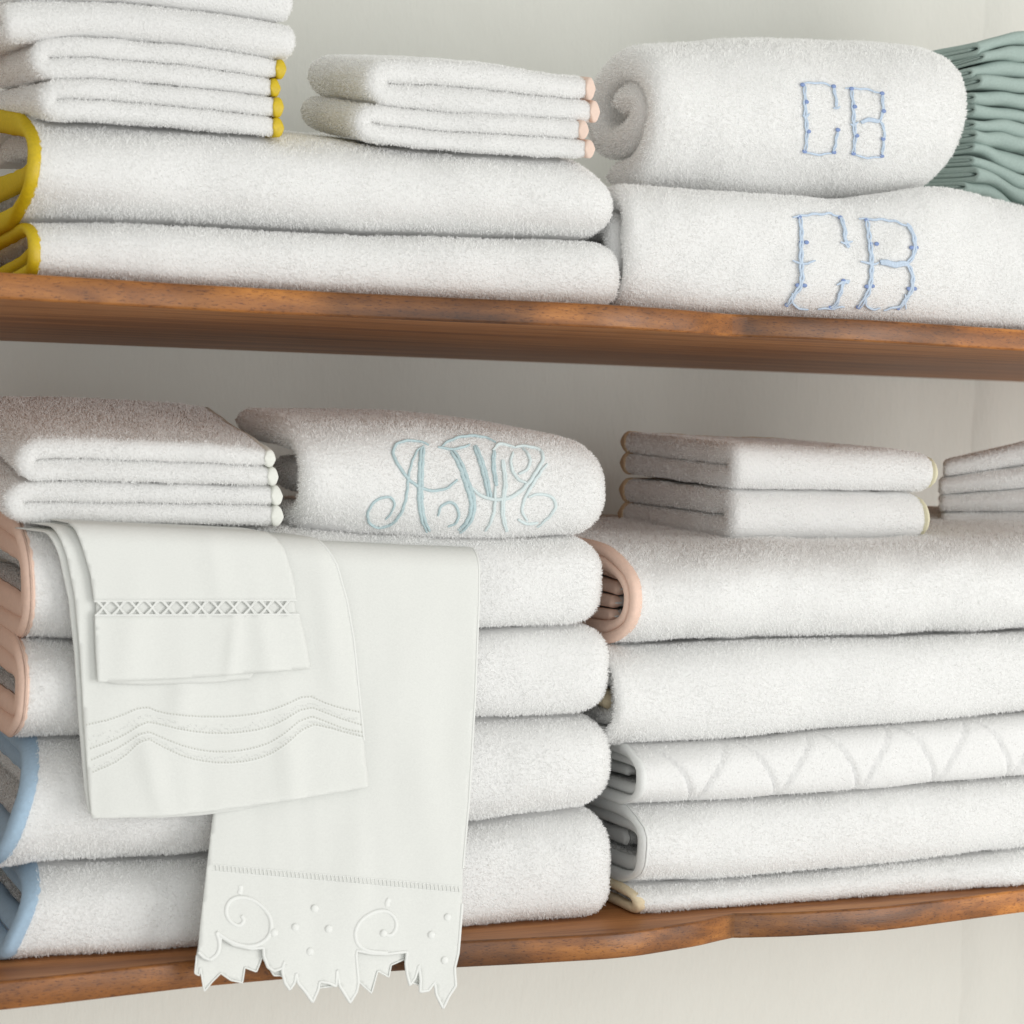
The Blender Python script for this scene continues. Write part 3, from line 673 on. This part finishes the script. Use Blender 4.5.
cords('back_satin_edge', [[Z1(*p) for p in back]], D3, T3, .0005, -.0006)
cords('side_hem', [right[:-1]], D3, T3, .0008, .0012, flat=1)
sc1 = smooth_poly([Z1(*p) for p in [(207, 462), (218, 478), (200, 499), (172, 486), (152, 455), (160, 415), (195, 396), (245, 405), (290, 440), (311, 482), (305, 530), (270, 560), (225, 568), (170, 552), (122, 518)]])
sc2 = smooth_poly([Z1(*p) for p in [(692, 522), (715, 534), (737, 505), (733, 468), (700, 442), (652, 450), (610, 480), (592, 520), (602, 562), (640, 584), (705, 588)]])
lf = smooth_poly([Z1(*p) for p in [(122, 518), (135, 560), (125, 595), (100, 612)]])
b1 = [Z1(200, 388), Z1(205, 372), Z1(203, 360)]; b2 = [Z1(705, 430), Z1(704, 418), Z1(712, 405)]
cords('scroll_embroidery', [sc1, sc2, lf], D3, T3, .0013, .0013, flat=.8)
cords('bud_embroidery', [b1, b2], D3, T3, .0018, .0012, flat=.5)
for p in [(457, 437), (391, 501), (505, 507), (441, 584), (910, 467), (855, 527), (900, 613), (692, 522), (318, 520)]: link_mesh('raised_dot', *blob(D3(Z1(*p), .0016), .0024, (1, .42, .95)), LTHREAD, T3)
def ticks(a, b, n, h, dx=0): return [[(a[0]+(b[0]-a[0])*k/n, a[1]+(b[1]-a[1])*k/n), (a[0]+(b[0]-a[0])*k/n+dx, a[1]+(b[1]-a[1])*k/n+h*.5), (a[0]+(b[0]-a[0])*k/n+dx*1.5, a[1]+(b[1]-a[1])*k/n+h)] for k in range(n+1)]
def tickmesh(name, lines, dr, parent, r, extra, m): 
    return link_mesh(name, *merge([tube([dr(p, extra) for p in l], r, 4, .6) for l in lines]), m, parent)
ha, hb = Z1(112, 288), Z1(950, 362)
tickmesh('hemstitch_holes', ticks(ha, hb, 62, 5.0, .6), D3, T3, .00036, .0014, HOLES)
cords('hemstitch_threads', [[(ha[0]-1, ha[1]-.5), (hb[0], hb[1]-.5)], [(ha[0]-1, ha[1]+6), (hb[0], hb[1]+6)]], D3, T3, .00032, .0016)
tickmesh('hemstitch_bars', ticks((ha[0]+2, ha[1]), (hb[0]-1, hb[1]), 61, 5.4, .6), D3, T3, .0004, .0018, LTHREAD)

c0 = onY((220, 680), -.02)
T2 = thing('linen_towel', 'white linen towel with wavy drawn thread border, behind the openwork napkin', 'linen towel', c0, GT3)
p2 = [(38, 470), (56, 528), (66, 556), (74, 596), (79, 650), (83, 720), (88, 790), (91, 818), (150, 817), (210, 811), (290, 800), (368, 787), (363, 740), (358, 690), (353, 640), (346, 600), (336, 565), (322, 540), (290, 470)]
panel('front_layer', p2, D2, T2, .0014)
p2b = [(28, 470), (50, 528), (60, 558), (69, 600), (75, 655), (79, 720), (85, 790), (89, 814), (150, 819), (200, 816), (240, 811), (300, 797), (364, 786), (360, 740), (350, 640), (343, 600), (333, 565), (318, 540), (284, 470)]
panel('back_layer', p2b, D2, T2, -.0016)
cords('rolled_hem', [p2[12:18]], D2, T2, .00075, .0014, flat=1)
def Z2(x, y): return (50+x/3.103, 520+y/3.103)
la = [(112, 632), (200, 612), (290, 572), (340, 595), (450, 607), (560, 607), (650, 596), (720, 574), (795, 538), (850, 565), (905, 582), (955, 592)]
lb = [(125, 705), (220, 670), (292, 622), (330, 628), (420, 650), (520, 660), (620, 652), (700, 632), (795, 572), (860, 598), (905, 615), (962, 632)]
lc = [(128, 740), (220, 700), (292, 648), (345, 672), (430, 705), (520, 718), (620, 708), (700, 680), (795, 600), (860, 625), (910, 645), (964, 655)]
ld = [(132, 778), (220, 740), (292, 668), (345, 700), (430, 738), (530, 752), (630, 742), (710, 710), (800, 628), (860, 640), (910, 655), (966, 668)]
dots = []; stit = []
for li, l in enumerate((la, lb, lc, ld)):
    R2 = resample(smooth_poly([Z2(*p) for p in l], 1), 3.1 if li != 2 else 3.1)
    for p in R2: dots.append([(p[0]-.35, p[1]), (p[0]+.15, p[1]+.5), (p[0]+.6, p[1]+1.1)])
link_mesh('drawn_thread_holes', *merge([tube([D2(p, .0019) for p in l], .00042, 5, .5) for l in dots]), HOLES, T2)
for l, m_ in ((la, lb), (lc, ld)):
    A = resample(smooth_poly([Z2(*p) for p in l], 1), 1.0); B = resample(smooth_poly([Z2(*p) for p in m_], 1), 1.0)
    for k in range(110):
        a = A[int(k/110*(len(A)-1))]; b = B[int(k/110*(len(B)-1))]; w = random.uniform(.55, .9); q = a*(1-w)+b*w
        stit.append([(q[0]-.7, q[1]-.5), (q[0], q[1]+random.uniform(-.3, .3)), (q[0]+.8, q[1]+.4)])
cords('drawn_thread_lines', [[(x, y+2.2) for x, y in smooth_poly([Z2(*p) for p in l], 2)] for l in (la, lb, lc, ld)], D2, T2, .00040, .0016)
link_mesh('border_stitches', *merge([tube([D2(p, .0018) for p in l], .00035, 4, .6) for l in stit]), LTHREAD, T2)

c0 = onY((190, 600), -.02)
T1 = thing('linen_napkin', 'small white linen napkin with openwork lattice band, topmost of the draped linens', 'linen napkin', c0, GT3)
panel('upper_cloth', [(58, 470), (73, 523), (82, 548), (90, 575), (93.5, 601), (296, 600), (292, 575), (284, 550), (268, 523), (254, 470)], D1, T1, .0014)
hem = [(94, 615), (95, 650), (97, 682), (150, 680), (200, 677), (250, 673), (310, 668.5), (305, 640), (298.5, 614)]
panel('hem_band', hem, D1, T1, .0014)
panel('back_layer', [(62, 470), (76, 523), (84, 548), (93, 575), (96, 600), (97, 650), (101, 680), (115, 684), (150, 685), (210, 683), (250, 679), (255, 672), (306, 666), (296, 612), (290, 575), (282, 550), (266, 523), (250, 470)], D1, T1, -.0002)
cords('hem_edge', [[(93.5, 601), (296, 600)], [(94, 615), (298.5, 614)]], D1, T1, .0006, .0014, flat=1)
xs = []; n = 12
for k in range(n):
    a = 96+k*(292-96)/n; w = (292-96)/n*.80
    for j in (-1.1, 1.1):
        xs.append([(a+j, 600), (a+w*.5+j*.3, 607.3), (a+w+j, 615)]); xs.append([(a+w+j, 600), (a+w*.5+j*.3, 607.6), (a+j, 615)])
tickmesh('lattice_threads', xs, D1, T1, .00055, .0014, LTHREAD)

# ------------------------------------------------------------------ build terry meshes with pile
allV = []; allF = []; o_ = 0
for d in TERRIES: allV += [tuple(v) for v in d['V']]; allF += [tuple(int(i)+o_ for i in f) for f in d['F']]; o_ = len(allV)
BV = BVHTree.FromPolygons([Vector(v) for v in allV], allF)
bV = []; bF = []
for o in COL.objects:
    if o.name.startswith('edge_binding'):
        k0 = len(bV); bV += [v.co.copy() for v in o.data.vertices]; bF += [tuple(i+k0 for i in p.vertices) for p in o.data.polygons]
BB = BVHTree.FromPolygons(bV, bF)
NC = Noise(500, .012, 20); NC2 = Noise(501, .006, 20); NC3 = Noise(502, .03, 12)
DENS = 1/(.00125**2); total = 0
for d in TERRIES:
    V, Fc = d['V'], d['F']
    a, b, c, e = (V[Fc[:, k]] for k in range(4))
    n = np.cross(c-a, e-b); ar = np.linalg.norm(n, axis=1)*.5; n = n/(np.linalg.norm(n, axis=1)[:, None]+1e-12)
    cen = (a+b+c+e)/4; vd = C-cen; vd /= np.linalg.norm(vd, axis=1)[:, None]
    ok = ((n*vd).sum(1) > -.3) & (cen[:, 1] < .24) & (ar > 1e-9)
    idx = np.nonzero(ok)[0]; keep = []
    for i in idx:
        if BV.ray_cast(Vector(cen[i]+n[i]*.0010), Vector(n[i]), .003)[0] is None and BB.ray_cast(Vector(cen[i]), Vector(n[i]), .003)[0] is None: keep.append(i)
    keep = np.array(keep)
    cnt = RNG.poisson(ar[keep]*DENS*d['dens']*1.7); fi = np.repeat(keep, cnt); m = len(fi); total += m
    u, v = RNG.random((2, m)); 
    P = (V[Fc[fi, 0]]*((1-u)*(1-v))[:, None]+V[Fc[fi, 1]]*(u*(1-v))[:, None]+V[Fc[fi, 2]]*(u*v)[:, None]+V[Fc[fi, 3]]*((1-u)*v)[:, None])
    if d['bare']:
        from mathutils.kdtree import KDTree
        kd = KDTree(len(d['bare']))
        for q, p in enumerate(d['bare']): kd.insert(p, q)
        kd.balance(); msk = np.array([kd.find(p)[2] > .0011 for p in P]); P, fi = P[msk], fi[msk]; m = len(fi)
    nn = n[fi]
    rnd = RNG.normal(size=(m, 3)); clump = np.stack([NC(P), NC(P+9), NC(P-7)], 1)*.55+np.stack([NC2(P), NC2(P+9), NC2(P-7)], 1)*.35
    dr = nn*.75+(rnd*.30+clump*.42); dr -= nn*np.minimum(0, (dr*nn).sum(1)-.25)[:, None]
    dr /= np.linalg.norm(dr, axis=1)[:, None]
    L = RNG.uniform(.0008, .0017, m)*d['flen']*(1+.18*np.clip(NC3(P), -1, 1)); w = RNG.uniform(.0003, .0005, m)
    s = np.cross(dr, RNG.normal(size=(m, 3))); s /= np.linalg.norm(s, axis=1)[:, None]+1e-9
    bend = RNG.normal(size=(m, 3))*.35; bend[:, 2] -= .15
    mid = P+dr*(L*.55)[:, None]; tip = mid+(dr+bend)*(L*.45)[:, None]; base = P-nn*.0003
    TV = np.stack([base-s*(w*.5)[:, None], base+s*(w*.5)[:, None], mid+s*(w*.5)[:, None], mid-s*(w*.5)[:, None], tip+s*(w*.16)[:, None], tip-s*(w*.16)[:, None]], 1).reshape(-1, 3)
    k = np.arange(m)*6+len(V)
    TF = np.concatenate([np.stack([k, k+1, k+2, k+3], 1), np.stack([k+3, k+2, k+4, k+5], 1)])
    VV = np.concatenate([V, TV]); FF = np.concatenate([Fc, TF])
    me = bpy.data.meshes.new(d['name'])
    me.vertices.add(len(VV)); me.vertices.foreach_set('co', VV.ravel())
    me.loops.add(len(FF)*4); me.loops.foreach_set('vertex_index', FF.ravel().astype(np.int32))
    me.polygons.add(len(FF)); me.polygons.foreach_set('loop_start', np.arange(0, len(FF)*4, 4, dtype=np.int32))
    me.materials.append(TERRY); me.materials.append(PILE)
    mi = np.r_[np.zeros(len(Fc)), np.ones(len(TF))].astype(np.int32); me.polygons.foreach_set('material_index', mi)
    me.polygons.foreach_set('use_smooth', np.ones(len(FF), dtype=bool))
    me.update(calc_edges=True)
    me.validate()
    o = bpy.data.objects.new(d['name'], me); COL.objects.link(o)
    if d['parent'] is not None: o.parent = d['parent']; o.matrix_parent_inverse = Matrix.Translation(-d['parent'].location)
print('tufts', total)

# ------------------------------------------------------------------ light
def area(name, loc, target, size, power, col, sy=None):
    l = bpy.data.lights.new(name, 'AREA'); l.energy = power; l.color = col; l.size = size
    if sy: l.shape = 'RECTANGLE'; l.size_y = sy
    o = bpy.data.objects.new(name, l); COL.objects.link(o); o.location = loc
    o.rotation_euler = (Vector(target)-Vector(loc)).to_track_quat('-Z', 'Y').to_euler(); return o
area('window_light', (1.45, -2.0, .12), (0, .1, .17), 1.2, 40, (1.0, .985, .965), 1.5)
area('fill_light', (-.5, -2.7, .18), (-.05, .1, .17), 1.8, 26, (.95, .975, 1.0), 1.8)  # unseen frontal fill, added to brighten the wall between the shelves
w = bpy.data.worlds.new('World'); scene.world = w; w.use_nodes = True
bg = w.node_tree.nodes['Background']; bg.inputs[0].default_value = (1, .99, .93, 1); bg.inputs[1].default_value = .76
scene.view_settings.view_transform = 'Standard'; scene.view_settings.look = 'None'
scene.view_settings.exposure = -.22; scene.view_settings.gamma = 1
scene.render.engine = 'CYCLES'; scene.cycles.max_bounces = 10; scene.cycles.diffuse_bounces = 6; scene.cycles.transmission_bounces = 6
